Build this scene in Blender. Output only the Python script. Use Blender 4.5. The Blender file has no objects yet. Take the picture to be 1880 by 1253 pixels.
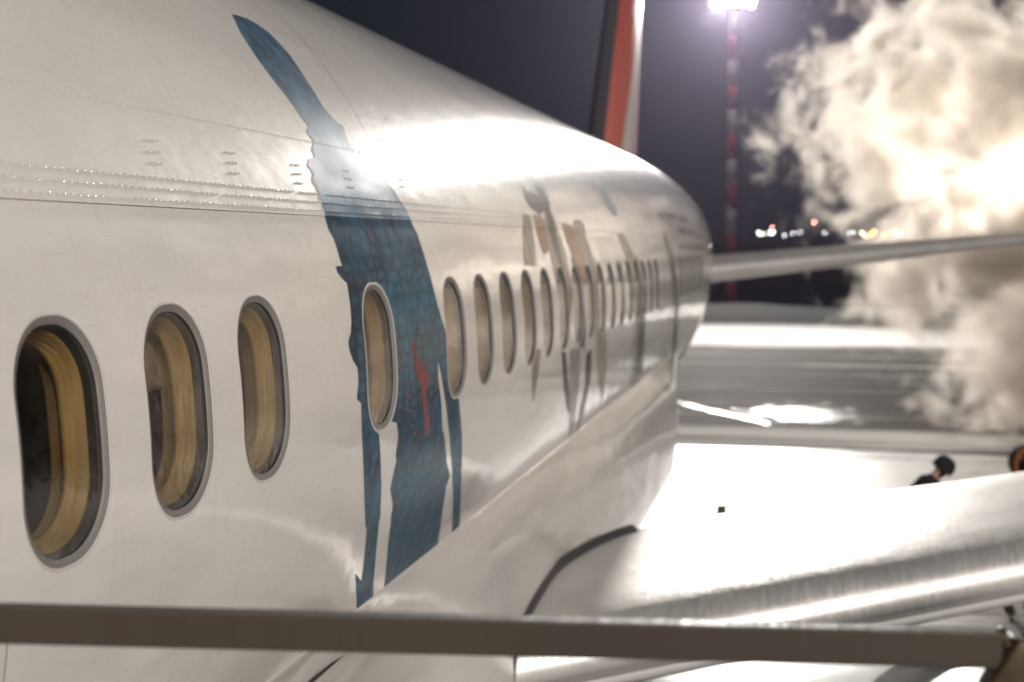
import bpy, bmesh, math, random
import numpy as np
from mathutils import Vector, Matrix, Euler
random.seed(7)
PI = math.pi
# ---------------------------------------------------------------- camera
CH = 4.3                                   # eye height above the apron
cam_d = bpy.data.cameras.new('camera')
cam_d.lens = 50; cam_d.sensor_width = 36
cam_d.clip_start = 0.05; cam_d.clip_end = 6000
cam_d.dof.use_dof = True; cam_d.dof.focus_distance = 3.6; cam_d.dof.aperture_fstop = 2.8
cam = bpy.data.objects.new('camera', cam_d)
bpy.context.scene.collection.objects.link(cam)
cam.location = (0, 0, CH)
YAW = math.radians(11.83); PITCH = math.radians(3.95)
cam.rotation_euler = (PI/2 - PITCH, 0, YAW)
bpy.context.scene.camera = cam
sc = bpy.context.scene
# ---------------------------------------------------------------- world
w = bpy.data.worlds.new('World'); sc.world = w; w.use_nodes = True
wn = w.node_tree.nodes; wl = w.node_tree.links
wn.clear()
wo = wn.new('ShaderNodeOutputWorld'); wb = wn.new('ShaderNodeBackground')
tc = wn.new('ShaderNodeTexCoord'); sp = wn.new('ShaderNodeSeparateXYZ')
rp = wn.new('ShaderNodeValToRGB'); nz = wn.new('ShaderNodeTexNoise')
nz.inputs['Scale'].default_value = 1.6; nz.inputs['Detail'].default_value = 3
wl.new(tc.outputs['Generated'], sp.inputs[0]); wl.new(tc.outputs['Generated'], nz.inputs['Vector'])
ad = wn.new('ShaderNodeMath'); ad.operation = 'MULTIPLY_ADD'
wl.new(nz.outputs['Fac'], ad.inputs[0]); ad.inputs[1].default_value = 0.16
wl.new(sp.outputs['Z'], ad.inputs[2]); wl.new(ad.outputs[0], rp.inputs['Fac'])
rp.color_ramp.elements[0].position = 0.02; rp.color_ramp.elements[0].color = (0.020, 0.019, 0.030, 1)
rp.color_ramp.elements[1].position = 0.6; rp.color_ramp.elements[1].color = (0.020, 0.038, 0.046, 1)
e = rp.color_ramp.elements.new(0.2); e.color = (0.022, 0.031, 0.044, 1)
wl.new(rp.outputs['Color'], wb.inputs['Color']); wb.inputs['Strength'].default_value = .30
wl.new(wb.outputs[0], wo.inputs['Surface'])
# ---------------------------------------------------------------- lights (apron floodlights)
def spot(name, loc, target, power, col, size, deg=90, blend=0.6):
    d = bpy.data.lights.new(name, 'SPOT'); d.energy = power; d.color = col
    d.shadow_soft_size = size; d.spot_size = math.radians(deg); d.spot_blend = blend
    o = bpy.data.objects.new(name, d); sc.collection.objects.link(o)
    o.location = loc
    o.rotation_euler = (Vector(target) - Vector(loc)).to_track_quat('-Z', 'Y').to_euler()
    return o
MAST = Vector((-5.15, 95.0, 20.35))
key = spot('floodlight_behind', (27, -31, 27), (-2, 6, 3.5), 108000, (1.0, 0.93, 0.865), 0.6, 60)
back = spot('mast_floodlight', MAST + Vector((0, -1.9, -.3)), (2, 10, 0), 200000, (1.0, 0.96, 0.90), 1.3, 78, 0.9)
plumeL = spot('floodlight_in_steam', (4.1, 36.9, 4.4), (3.6, 33.4, 8.4), 5200, (1.0, 0.94, 0.85), 0.25, 90, 0.5)
sc.view_settings.view_transform = 'Standard'; sc.view_settings.look = 'None'
sc.view_settings.exposure = 0.08; sc.view_settings.gamma = 1.0
sc.cycles.use_denoising = True
sc.cycles.max_bounces = 8; sc.cycles.volume_bounces = 2; sc.cycles.transparent_max_bounces = 12
sc.cycles.sample_clamp_indirect = 6.0
# ---------------------------------------------------------------- helpers
COL = sc.collection
def tag(o, label=None, cat=None, group=None, kind=None):
    if label: o['label'] = label
    if cat: o['category'] = cat
    if group: o['group'] = group
    if kind: o['kind'] = kind
    return o
def empty(name, loc=(0, 0, 0)):
    o = bpy.data.objects.new(name, None); COL.objects.link(o); o.location = loc
    o.empty_display_size = 0.3
    return o
class MB:
    """collects vertices and faces; build() links them as ONE mesh object"""
    def __init__(s): s.v = []; s.f = []; s.n = []; s.m = []; s.uv = []; s.mi = 0
    def add(s, vs, fs, ns=None, uvs=None):
        b = len(s.v); s.v += [tuple(x) for x in vs]
        s.n += [tuple(x) for x in (ns if ns is not None else [(0, 0, 0)]*len(vs))]
        s.uv += [tuple(x) for x in (uvs if uvs is not None else [(0, 0)]*len(vs))]
        for f in fs: s.f.append([b+i for i in f]); s.m.append(s.mi)
    def grid(s, P, N=None, U=None, close=False):
        r = len(P); c = len(P[0]); vs = [p for row in P for p in row]
        ns = [p for row in N for p in row] if N else None
        us = [p for row in U for p in row] if U else None
        fs = []
        for i in range(r-1):
            for j in range(c if close else c-1):
                k = (j+1) % c
                fs.append([i*c+j, i*c+k, (i+1)*c+k, (i+1)*c+j])
        s.add(vs, fs, ns, us)
    def box(s, c, d, rot=None):
        x, y, z = [q/2 for q in d]
        vs = [Vector((i*x, j*y, k*z)) for i in (-1, 1) for j in (-1, 1) for k in (-1, 1)]
        if rot is not None: vs = [rot @ q for q in vs]
        vs = [q + Vector(c) for q in vs]
        s.add(vs, [[0, 1, 3, 2], [4, 6, 7, 5], [0, 4, 5, 1], [2, 3, 7, 6], [0, 2, 6, 4], [1, 5, 7, 3]])
    def tube(s, pts, rad, n=10, caps=True):
        pts = [Vector(p) for p in pts]; R = rad if isinstance(rad, (list, tuple)) else [rad]*len(pts)
        rows = []
        for i, p in enumerate(pts):
            t = (pts[min(i+1, len(pts)-1)] - pts[max(i-1, 0)]).normalized()
            a = t.cross(Vector((0.13, 0.21, 1))).normalized(); b = t.cross(a)
            rows.append([p + (a*math.cos(q*2*PI/n) + b*math.sin(q*2*PI/n))*R[i] for q in range(n)])
        b0 = len(s.v); s.grid(rows, close=True)
        if caps:
            s.f.append([b0+i for i in range(n)][::-1]); s.m.append(s.mi)
            k = b0 + (len(pts)-1)*n; s.f.append([k+i for i in range(n)]); s.m.append(s.mi)
    def lathe(s, prof, c, n=24, axis='Z'):
        rows = []
        for r, h in prof:
            row = []
            for q in range(n):
                a = q*2*PI/n
                if axis == 'Z': p = (c[0]+r*math.cos(a), c[1]+r*math.sin(a), c[2]+h)
                else: p = (c[0]+r*math.cos(a), c[1]+h, c[2]+r*math.sin(a))
                row.append(p)
            rows.append(row)
        s.grid(rows, close=True)
    def build(s, name, mats, parent=None, smooth=True, loc=(0, 0, 0), bevel=0):
        me = bpy.data.meshes.new(name)
        for i, f in enumerate(s.f):          # wind every face to agree with its given normal
            nn = s.n[f[0]]
            if nn == (0, 0, 0): continue
            a, b, c = (Vector(s.v[f[k]]) for k in (0, 1, len(f)-1))
            if len(f) == 4: g = (Vector(s.v[f[2]])-a).cross(Vector(s.v[f[3]])-b)
            else: g = (b-a).cross(c-a)
            if g.dot(Vector(nn)) < 0: s.f[i] = f[::-1]
        me.from_pydata([tuple(map(float, v)) for v in s.v], [], s.f)
        if not any(n != (0, 0, 0) for n in s.n):
            bm = bmesh.new(); bm.from_mesh(me); bmesh.ops.recalc_face_normals(bm, faces=bm.faces); bm.to_mesh(me); bm.free()
        if not isinstance(mats, (list, tuple)): mats = [mats]
        for m in mats: me.materials.append(m)
        for i, p in enumerate(me.polygons): p.material_index = s.m[i]; p.use_smooth = smooth
        uvl = me.uv_layers.new(name='map')
        for l in me.loops: uvl.data[l.index].uv = s.uv[l.vertex_index][:2]
        if any(n != (0, 0, 0) for n in s.n):
            me.normals_split_custom_set_from_vertices([Vector(n) if n != (0, 0, 0) else Vector((0, 0, 0)) for n in s.n])
        o = bpy.data.objects.new(name, me); COL.objects.link(o); o.location = loc
        if bevel:
            b = o.modifiers.new('bevel', 'BEVEL'); b.width = bevel; b.segments = 2; b.limit_method = 'ANGLE'
        if parent: o.parent = parent
        return o
def mat(name, base=(.5, .5, .5), rough=.5, metal=0, coat=0, coat_r=.05, emit=None, es=0, spec=None):
    m = bpy.data.materials.new(name); m.use_nodes = True
    b = m.node_tree.nodes['Principled BSDF']
    b.inputs['Base Color'].default_value = (*base, 1); b.inputs['Roughness'].default_value = rough
    b.inputs['Metallic'].default_value = metal; b.inputs['Coat Weight'].default_value = coat
    b.inputs['Coat Roughness'].default_value = coat_r
    if spec is not None: b.inputs['Specular IOR Level'].default_value = spec
    if emit: b.inputs['Emission Color'].default_value = (*emit, 1); b.inputs['Emission Strength'].default_value = es
    return m
class NT:
    """small node-graph helper"""
    def __init__(s, m): s.t = m.node_tree; s.b = s.t.nodes.get('Principled BSDF')
    def n(s, k, **kw):
        o = s.t.nodes.new(k)
        for a, v in kw.items(): setattr(o, a, v)
        return o
    def l(s, a, b): s.t.links.new(a, b)
    def coord(s, kind='Object', scale=(1, 1, 1), rot=(0, 0, 0)):
        c = s.n('ShaderNodeTexCoord'); m = s.n('ShaderNodeMapping')
        m.inputs['Scale'].default_value = scale; m.inputs['Rotation'].default_value = rot
        s.l(c.outputs[kind], m.inputs[0]); return m.outputs[0]
    def noise(s, vec, scale, detail=4, rough=.5, dist=0):
        o = s.n('ShaderNodeTexNoise'); s.l(vec, o.inputs['Vector'])
        o.inputs['Scale'].default_value = scale; o.inputs['Detail'].default_value = detail
        o.inputs['Roughness'].default_value = rough; o.inputs['Distortion'].default_value = dist
        return o.outputs['Fac']
    def ramp(s, fac, stops):
        o = s.n('ShaderNodeValToRGB'); e = o.color_ramp.elements
        while len(e) < len(stops): e.new(0.5)
        for q, (p, c) in zip(e, stops):
            q.position = p; q.color = (c, c, c, 1) if isinstance(c, (int, float)) else (*c, 1)
        s.l(fac, o.inputs[0]); return o.outputs[0]
    def math(s, op, a, b=None, c=None, clamp=False):
        o = s.n('ShaderNodeMath', operation=op); o.use_clamp = clamp
        for i, q in enumerate((a, b, c)):
            if q is None: continue
            if isinstance(q, (int, float)): o.inputs[i].default_value = q
            else: s.l(q, o.inputs[i])
        return o.outputs[0]
    def mix(s, f, a, b, blend='MIX'):
        o = s.n('ShaderNodeMix', data_type='RGBA', blend_type=blend)
        for i, q in ((0, f), (6, a), (7, b)):
            if isinstance(q, (int, float)): o.inputs[i].default_value = q
            elif isinstance(q, tuple): o.inputs[i].default_value = (*q, 1)
            else: s.l(q, o.inputs[i])
        return o.outputs[2]
    def bump(s, h, strength, dist, prev=None):
        o = s.n('ShaderNodeBump'); s.l(h, o.inputs['Height'])
        o.inputs['Strength'].default_value = strength; o.inputs['Distance'].default_value = dist
        if prev: s.l(prev, o.inputs['Normal'])
        return o.outputs[0]
# ---------------------------------------------------------------- fuselage geometry
FX, FH, FR = -3.27, -0.5, 1.88            # centre line x, centre height (relative to the eye), radius
SEAM = None
Fpx = 50/36*1880
def ray(px, py):
    d = Vector(((px-940)/Fpx, -(py-626.5)/Fpx, -1))
    return (Euler((PI/2-PITCH, 0, YAW)).to_matrix() @ d)
def cyl(px, py, R=FR):
    """the point of the fuselage side seen at a place in the photograph -> (station Y, arc length s)"""
    d = ray(px, py); a = d.x**2 + d.z**2; b = -2*(d.x*FX + d.z*FH); c = FX**2 + FH**2 - R*R
    q = b*b - 4*a*c
    q = max(q, 0)
    t = (-b - math.sqrt(q))/(2*a)
    return t*d.y, FR*math.atan2(t*d.z-FH, t*d.x-FX)
def surf(Y, s, dr=0.0):
    th = s/FR; r = FR+dr
    return (FX + r*math.cos(th), Y, CH + FH + r*math.sin(th)), (math.cos(th), 0, math.sin(th))
def at_depth(px, py, Y):
    d = ray(px, py); return Vector((0, 0, CH)) + d*(Y/d.y)
def on_ground(px, py, z=0):
    d = ray(px, py); return Vector((0, 0, CH)) + d*((z-CH)/d.z)
SEAM = cyl(300, 381)[1]                    # the lap joint above the windows
SEAM2 = cyl(500, 1082)[1]                  # the lap joint below the windows
LIFT = 0.004
def skin_dr(s): return LIFT if s > SEAM else (0.0 if s > SEAM2 else -0.003)
PITCHW = 0.508
WTOP = cyl(110, 578)[1]; WBOT = cyl(152, 1028)[1]
WS = (WTOP+WBOT)/2; WHH = (WTOP-WBOT)/2; WHW = 0.165
W1Y = cyl(122, 802)[0]
# ---------------------------------------------------------------- materials
def paint(name, base, rough=.30, coat=.9, dirt=True, wav=.22):
    m = mat(name, base, rough, 0, coat, .045); t = NT(m)
    v = t.coord('Object')
    dark = tuple(c*.84 for c in base)
    n1 = t.noise(t.coord('Object', (.6, .25, 1.4)), 2.2, 6, .6)
    n2 = t.noise(v, 60, 4, .7)
    f = t.ramp(n1, [(.35, 0), (.75, 1)])
    col = t.mix(f, base, dark)
    sp_ = t.ramp(n2, [(.66, 0), (.74, 1)])
    col = t.mix(t.math('MULTIPLY', sp_, .25), col, tuple(c*.55 for c in base))
    # rain streaks running down the skin
    st = t.noise(t.coord('Object', (1, 9, .5)), 4, 5, .6)
    sf = t.math('MULTIPLY', t.ramp(st, [(.55, 0), (.75, 1)]), .16)
    col = t.mix(sf, col, (.40, .33, .25))
    t.l(col, t.b.inputs['Base Color'])
    w1 = t.noise(t.coord('Object', (1.2, .5, 1.6)), 2.0, 2, .5)
    w2 = t.noise(t.coord('Object', (.5, 1.6, 4)), 3.0, 2, .5)
    orange = t.noise(v, 420, 2, .5)
    b = t.bump(w1, wav, .03); b = t.bump(w2, wav*.6, .012, b); b = t.bump(orange, .06, .0006, b)
    t.l(b, t.b.inputs['Normal']); t.l(b, t.b.inputs['Coat Normal'])
    # fine scratches in the gloss
    sc1 = t.noise(t.coord('Object', (3, 3, 60), (.6, .2, .3)), 7, 3, .6)
    rr = t.ramp(sc1, [(.3, rough-.05), (.7, rough+.10)])
    t.l(rr, t.b.inputs['Roughness'])
    return m
M_white = paint('cream_paint', (.72, .69, .65))
M_fair = paint('fairing_paint', (.62, .59, .56), .30, .8, wav=.4)
M_seam = mat('seam_sealant', (.16, .13, .11), .6)
M_seam2 = mat('faint_seam', (.42, .38, .33), .5)
M_rivet = mat('rivet_paint', (.90, .87, .85), .26, .6)
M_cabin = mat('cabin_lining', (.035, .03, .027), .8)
M_frame = mat('window_surround', (.20, .185, .175), .5, .15)
M_lip = mat('window_edge', (.50, .47, .44), .5)
M_gasket = mat('window_gasket', (.012, .012, .013), .55)
M_shade = mat('window_shade', (.22, .17, .11), .7)
M_liner = mat('window_reveal', (.30, .19, .07), .55)
t_ = NT(M_liner); t_.l(t_.mix(t_.ramp(t_.noise(t_.coord('Object', (8, 2, 1)), 3, 3, .5), [(.3, 0), (.7, 1)]), (.21, .135, .045), (.36, .235, .085)), t_.b.inputs['Base Color'])
def glass():
    m = bpy.data.materials.new('window_glass'); m.use_nodes = True; t = NT(m); nt = m.node_tree
    nt.nodes.remove(t.b); out = nt.nodes['Material Output']
    g = t.n('ShaderNodeBsdfGlossy'); g.inputs['Roughness'].default_value = .02
    tr = t.n('ShaderNodeBsdfTransparent'); tr.inputs['Color'].default_value = (.86, .84, .78, 1)
    fr = t.n('ShaderNodeFresnel'); ge = t.n('ShaderNodeNewGeometry')
    t.l(t.math('MULTIPLY_ADD', ge.outputs['Backfacing'], 1/1.55-1.55, 1.55), fr.inputs['IOR'])
    mx = t.n('ShaderNodeMixShader'); f = t.math('SUBTRACT', 1.0, t.math('POWER', t.math('SUBTRACT', 1.0, fr.outputs[0]), 2.8))
    wv = t.bump(t.noise(t.coord('Object', (1, 2, 1)), 5, 2), .15, .01)
    t.l(wv, g.inputs['Normal'])
    t.l(f, mx.inputs[0]); t.l(tr.outputs[0], mx.inputs[1]); t.l(g.outputs[0], mx.inputs[2])
    # a film of dirt
    df = t.n('ShaderNodeBsdfDiffuse'); df.inputs['Color'].default_value = (.5, .42, .32, 1)
    m2 = t.n('ShaderNodeMixShader'); dn = t.noise(t.coord('Object'), 9, 5, .6)
    t.l(t.ramp(dn, [(.3, .005), (.8, .05)]), m2.inputs[0]); t.l(mx.outputs[0], m2.inputs[1]); t.l(df.outputs[0], m2.inputs[2])
    t.l(m2.outputs[0], out.inputs['Surface']); return m
M_glass = glass()
def livery():
    m = mat('painted_scales', (.05, .1, .2), .40, 0, .08, .10, spec=.12); t = NT(m)
    c = t.n('ShaderNodeTexCoord'); sep = t.n('ShaderNodeSeparateXYZ'); t.l(c.outputs['UV'], sep.inputs[0])
    u, v = sep.outputs[0], sep.outputs[1]
    mp = t.n('ShaderNodeMapping'); mp.inputs['Scale'].default_value = (.62, 1.05, 1); t.l(c.outputs['UV'], mp.inputs[0])
    wob = t.n('ShaderNodeTexNoise'); wob.inputs['Scale'].default_value = 6; t.l(c.outputs['UV'], wob.inputs['Vector'])
    wm = t.n('ShaderNodeVectorMath', operation='MULTIPLY_ADD'); t.l(wob.outputs['Color'], wm.inputs[0])
    wm.inputs[1].default_value = (.05, .05, 0); t.l(mp.outputs[0], wm.inputs[2])
    vo = t.n('ShaderNodeTexVoronoi', feature='DISTANCE_TO_EDGE'); t.l(wm.outputs[0], vo.inputs['Vector'])
    vo.inputs['Scale'].default_value = 19; vo.inputs['Randomness'].default_value = .5
    vc = t.n('ShaderNodeTexVoronoi'); t.l(wm.outputs[0], vc.inputs['Vector'])
    vc.inputs['Scale'].default_value = 19; vc.inputs['Randomness'].default_value = .5
    big = t.noise(t.coord('UV', (1.7, 1.0, 1)), 5.5, 6, .66, .6)
    fine = t.noise(t.coord('UV', (4.5, 2.4, 1), (0, 0, .5)), 5, 6, .7)
    col_s = t.mix(t.ramp(big, [(.41, 0), (.58, 1)]), (.000, .004, .018), (.003, .10, .21))
    # height zones of the artwork: horn, dark scales, pale belly, navy, teal foot
    zone = t.n('ShaderNodeValToRGB'); t.l(t.math('MULTIPLY_ADD', v, 1/3.2, .5), zone.inputs[0])
    es = zone.color_ramp.elements
    def zs(s_): return s_/3.2 + .5
    stops = [(-1.2, (.02, .07, .11)), (-.66, (.004, .05, .095)), (-.52, (.05, .10, .14)), (-.33, (.07, .12, .16)), (-.24, (.003, .014, .03)), (-.10, (.006, .018, .036)),
             (0.0, (.08, .11, .125)), (.10, (.17, .185, .18)), (.22, (.13, .165, .175)), (.30, (.02, .10, .145)), (.45, (.010, .040, .070)), (.585, (.005, .018, .042)),
             (.60, (.022, .065, .115)), (.9, (.040, .085, .135)), (1.3, (.035, .065, .10))]
    while len(es) < len(stops): es.new(.5)
    for q, (p, k) in zip(es, stops): q.position = zs(p); q.color = (*k, 1)
    col = t.mix(.60, col_s, zone.outputs[0])
    col = t.mix(t.math('MULTIPLY', t.ramp(fine, [(.45, 0), (.72, 1)]), .5), col, (.12, .20, .25))
    col = t.mix(t.math('MULTIPLY', t.ramp(fine, [(.26, 1), (.42, 0)]), .6), col, (.006, .014, .03))
    left = t.ramp(t.math('MULTIPLY_ADD', t.math('MULTIPLY', v, -.10), 1, t.math('MULTIPLY', u, .1)), [(.408, 1), (.438, 0)])
    below = t.ramp(t.math('MULTIPLY_ADD', v, .3, .5), [(.60, 1), (.66, 0)])
    col = t.mix(t.math('MULTIPLY', t.math('MULTIPLY', left, below), .85), col, (.002, .010, .026))
    # scales only between the lap joint and the foot
    msk = t.n('ShaderNodeValToRGB'); t.l(t.math('MULTIPLY_ADD', v, 1/3.2, .5), msk.inputs[0])
    e2 = msk.color_ramp.elements; e2.new(.5); e2.new(.5)
    for q, (p, k) in zip(e2, [(-.75, 0), (-.5, .55), (.42, 1), (.58, 0)]): q.position = zs(p); q.color = (k, k, k, 1)
    edge = t.ramp(vo.outputs['Distance'], [(.03, 1), (.17, 0)])
    edge = t.math('MULTIPLY', edge, msk.outputs[0]); edge = t.math('MULTIPLY', edge, t.ramp(big, [(.3, 1), (.6, .75)]))
    cell = t.mix(t.math('MULTIPLY', msk.outputs[0], .35), col, vc.outputs['Color'], 'OVERLAY')
    bwt = t.n('ShaderNodeHueSaturation'); bwt.inputs['Saturation'].default_value = .4; t.l(cell, bwt.inputs['Color'])
    edge = t.math('MULTIPLY', edge, t.ramp(fine, [(.35, .1), (.6, .6)]))
    heart = t.math('MULTIPLY', t.ramp(vo.outputs['Distance'], [(.10, 0), (.42, 1)]), msk.outputs[0])
    col = t.mix(t.math('MULTIPLY', heart, .38), col, (.05, .20, .28))
    col = t.mix(edge, col, (.003, .010, .024))
    t.l(col, t.b.inputs['Base Color'])
    b = t.bump(t.noise(t.coord('Object', (1.2, .5, 1.6)), 2.0, 2, .5), .35, .03)
    t.l(b, t.b.inputs['Normal']); t.l(b, t.b.inputs['Coat Normal'])
    return m
M_blue = livery()
M_red = mat('red_paint_marks', (.19, .035, .038), .4, 0, .1)
M_sky = mat('pale_blue_fleck', (.07, .20, .30), .35, 0, .7)
def streaky(name, a, b_, rough=.34):
    m = mat(name, a, rough, 0, .2, .12, spec=.25); t = NT(m)
    n = t.noise(t.coord('UV', (5, 1.2, 1)), 3, 5, .6)
    t.l(t.mix(t.ramp(n, [(.35, 0), (.65, 1)]), a, b_), t.b.inputs['Base Color']); return m
M_tan = streaky('brown_feather_paint', (.13, .10, .08), (.36, .31, .27))
M_slate = streaky('slate_feather_paint', (.006, .008, .012), (.04, .04, .045))
M_orange = streaky('orange_feather_paint', (.20, .07, .035), (.32, .17, .10))
M_teal = streaky('teal_feather_paint', (.008, .03, .035), (.04, .07, .07))
M_pblue = streaky('pale_blue_paint', (.05, .11, .17), (.20, .28, .34))
M_word = mat('slate_lettering', (.05, .07, .11), .35, 0, .6)
def metal(name, base, rough, streak=(2, 30, 2), aniso=0, dirt=.5, metallic=1.0):
    m = mat(name, base, rough, metallic); t = NT(m)
    n = t.noise(t.coord('Object', streak), 3, 6, .65)
    n2 = t.noise(t.coord('Object', (1, 1, 1)), 1.7, 5, .6)
    t.l(t.mix(t.math('MULTIPLY', t.ramp(n2, [(.4, 0), (.8, 1)]), dirt), base, tuple(c*.6 for c in base)), t.b.inputs['Base Color'])
    t.l(t.ramp(n, [(.3, rough*.8), (.75, rough*1.3)]), t.b.inputs['Roughness'])
    t.l(t.bump(n, .12, .004, t.bump(n2, .3, .03)), t.b.inputs['Normal'])
    return m
M_slat = metal('bare_metal_slat', (.72, .70, .68), .50, (14, 1.5, 1.5), metallic=.72)
M_wing = paint('wing_paint', (.50, .49, .48), .35, .4)
M_rub = mat('rubber_seal', (.045, .04, .045), .45)
M_under = metal('wing_underside', (.16, .15, .15), .45, (2, 6, 2), metallic=.2)
M_nac = metal('nacelle_paint', (.045, .045, .05), .4, (3, 3, 3), metallic=.1)
# ---------------------------------------------------------------- airliner
plane = empty('airliner', (FX, 8, 0))
tag(plane, 'cream airliner with blue scaly band and oval windows, seen along its side towards the tail', 'airplane')
def kid(o):
    o.parent = plane; o.matrix_parent_inverse = Matrix.Translation((-FX, -8, 0)); return o
WIN_I = [0, 1, 2, 4] + list(range(6, 22)) + list(range(26, 33))
WIN_Y = [W1Y + i*0.5145 for i in WIN_I]
PW = 0.5145
def rrect(hw, hh, r, n=64):
    """points of a rounded rectangle, evenly spread by angle"""
    out = []
    for i in range(n):
        a = 2*PI*i/n; dx, dy = math.cos(a), math.sin(a)
        lo, hi = 0, 2
        for _ in range(26):
            t = (lo+hi)/2; x, y = abs(dx*t), abs(dy*t)
            qx, qy = max(x-(hw-r), 0), max(y-(hh-r), 0)
            ins = (x <= hw and y <= hh) and (math.hypot(qx, qy) <= r)
            if ins: lo = t
            else: hi = t
        out.append((dx*lo, dy*lo))
    return out
NR = 64; CR = .150
def rect_pts(hw, hh, n=NR):
    out = []
    for i in range(n):
        a = 2*PI*i/n; dx, dy = math.cos(a), math.sin(a)
        t = min(hw/abs(dx) if abs(dx) > 1e-9 else 9, hh/abs(dy) if abs(dy) > 1e-9 else 9)
        out.append((dx*t, dy*t))
    return out
B0, B1 = WS - .32, WS + .32                # the window belt
def frange(a, b, st):
    n = max(1, round(abs(b-a)/st)); return [a + (b-a)*i/n for i in range(n+1)]
YE = 19.9
fus = MB()
def patch(ys, ss, dr):
    P = [[surf(y, s, dr)[0] for s in ss] for y in ys]; N = [[surf(y, s, dr)[1] for s in ss] for y in ys]
    fus.grid(P, N)
ys = frange(-7, YE, .3)
TOPS = PI*FR; LOWS = -PI*FR
patch(ys, frange(SEAM, TOPS-.001, .06), LIFT)
patch(ys, frange(B1, SEAM, .03), 0)
patch(ys, frange(SEAM2, B0, .04), 0)
patch(ys, frange(LOWS+.001, SEAM2, .06), -.003)
for s_, a_, b_ in ((SEAM, 0, LIFT), (SEAM2, -.003, 0)):
    P = [[surf(y, s_, a_)[0], surf(y, s_, b_)[0]] for y in ys]
    th = s_/FR; nn = (math.sin(th), 0, -math.cos(th))
    fus.grid(P, [[nn, nn] for _ in ys])
# the belt: a cell per window pitch with a real hole
allc = []; y = W1Y - PW/2 - 18*PW
idx = -18
while y < YE - .02:
    y1 = min(y+PW, YE)
    allc.append((y, y1, idx)); y = y1; idx += 1
for ya, yb, ix in allc:
    if ix in WIN_I or (-16 <= ix < 0 and ix not in (-3, -9)):
        if ix < 0:
            patch([ya, yb], frange(B0, B1, .05), 0); continue
        cy = W1Y + ix*PW
        inn = rrect(WHW, WHH, CR); outr = rect_pts((yb-ya)/2, (B1-B0)/2)
        rows = []; nr = []
        # corner vertices of the rectangle
        for k in (0, .1, .22, .36, .52, .68, .84, 1):
            row = []; rn = []
            for (ax, ay), (bx, by) in zip(inn, outr):
                q = surf(cy + ax+(bx-ax)*k, WS + ay+(by-ay)*k, 0); row.append(q[0]); rn.append(q[1])
            rows.append(row); nr.append(rn)
        fus.grid(rows, nr, close=True)
        # fill the little corner gaps between the sampled ring and the true corners
        for sx in (-1, 1):
            for sy in (-1, 1):
                c = (sx*(yb-ya)/2, sy*(B1-B0)/2)
                cand = [(p, i) for i, p in enumerate(outr) if p[0]*sx > 0 and p[1]*sy > 0]
                onx = max((p for p, i in cand if abs(abs(p[0])-abs(c[0])) < 1e-6), key=lambda p: abs(p[1]))
                ony = max((p for p, i in cand if abs(abs(p[1])-abs(c[1])) < 1e-6), key=lambda p: abs(p[0]))
                tri = [surf(cy+p[0], WS+p[1], 0) for p in (onx, c, ony)]
                fus.add([t[0] for t in tri], [[0, 1, 2]], [t[1] for t in tri])
    else:
        patch([ya, yb], frange(B0, B1, .04), 0)
# tail cone
def tail_sec(Y):
    k = max(0, (Y-YE)/(36-YE)); k = min(k, 1)
    wd = FR*(1 - .12*k - .80*k**1.7); top = FH + FR + LIFT*0 - .35*k**2; bot = FH - FR + 2.35*k**1.25
    return wd, top, bot
ty = frange(YE, 35.5, .4); P = []
for Y in ty:
    wd, tp, bt = tail_sec(Y); row = []
    for q in range(72):
        a = q*2*PI/72; cz = (tp+bt)/2; hz = (tp-bt)/2
        row.append((FX + wd*math.cos(a), Y, CH + cz + hz*math.sin(a)))
    P.append(row)
tail = MB(); tail.grid(P, close=True)
# thin sealant lines: butt joints round the skin
fus.mi = 1
def line_Y(Y, s0, s1, wd, dr=.0006):
    ss = frange(s0, s1, .03)
    fus.grid([[surf(Y-wd/2, s, skin_dr(s)+dr)[0] for s in ss], [surf(Y+wd/2, s, skin_dr(s)+dr)[0] for s in ss]],
             [[surf(Y, s)[1] for s in ss]]*2)
Yj = cyl(20, 1000)[0]
line_Y(Yj, -1.6, B0-.0, .0035); line_Y(Yj, B1, SEAM-.005, .002)
for p in ((645, 200),): line_Y(cyl(*p)[0], SEAM+.01, 2.6, .006)
fus.mi = 2
for Y_ in (cyl(1000, 660)[0], cyl(1130, 500)[0]+1.5): line_Y(Y_, -1.4, B0, .006); line_Y(Y_, SEAM+.01, 2.4, .006)
F = kid(fus.build('fuselage', [M_white, M_seam, M_seam2]))
T_ = kid(tail.build('tail_cone', M_white))
# inner cabin wall so that the windows look into a dark cabin
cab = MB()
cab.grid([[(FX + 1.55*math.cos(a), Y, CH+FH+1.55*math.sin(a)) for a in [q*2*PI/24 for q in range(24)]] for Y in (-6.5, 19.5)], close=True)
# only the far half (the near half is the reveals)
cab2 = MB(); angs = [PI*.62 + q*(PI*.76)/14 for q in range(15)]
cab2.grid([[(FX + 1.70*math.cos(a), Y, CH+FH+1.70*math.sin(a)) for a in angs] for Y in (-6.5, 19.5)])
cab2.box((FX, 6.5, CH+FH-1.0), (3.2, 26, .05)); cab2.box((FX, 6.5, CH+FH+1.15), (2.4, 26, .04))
kid(cab2.build('cabin_interior', M_cabin))
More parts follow.
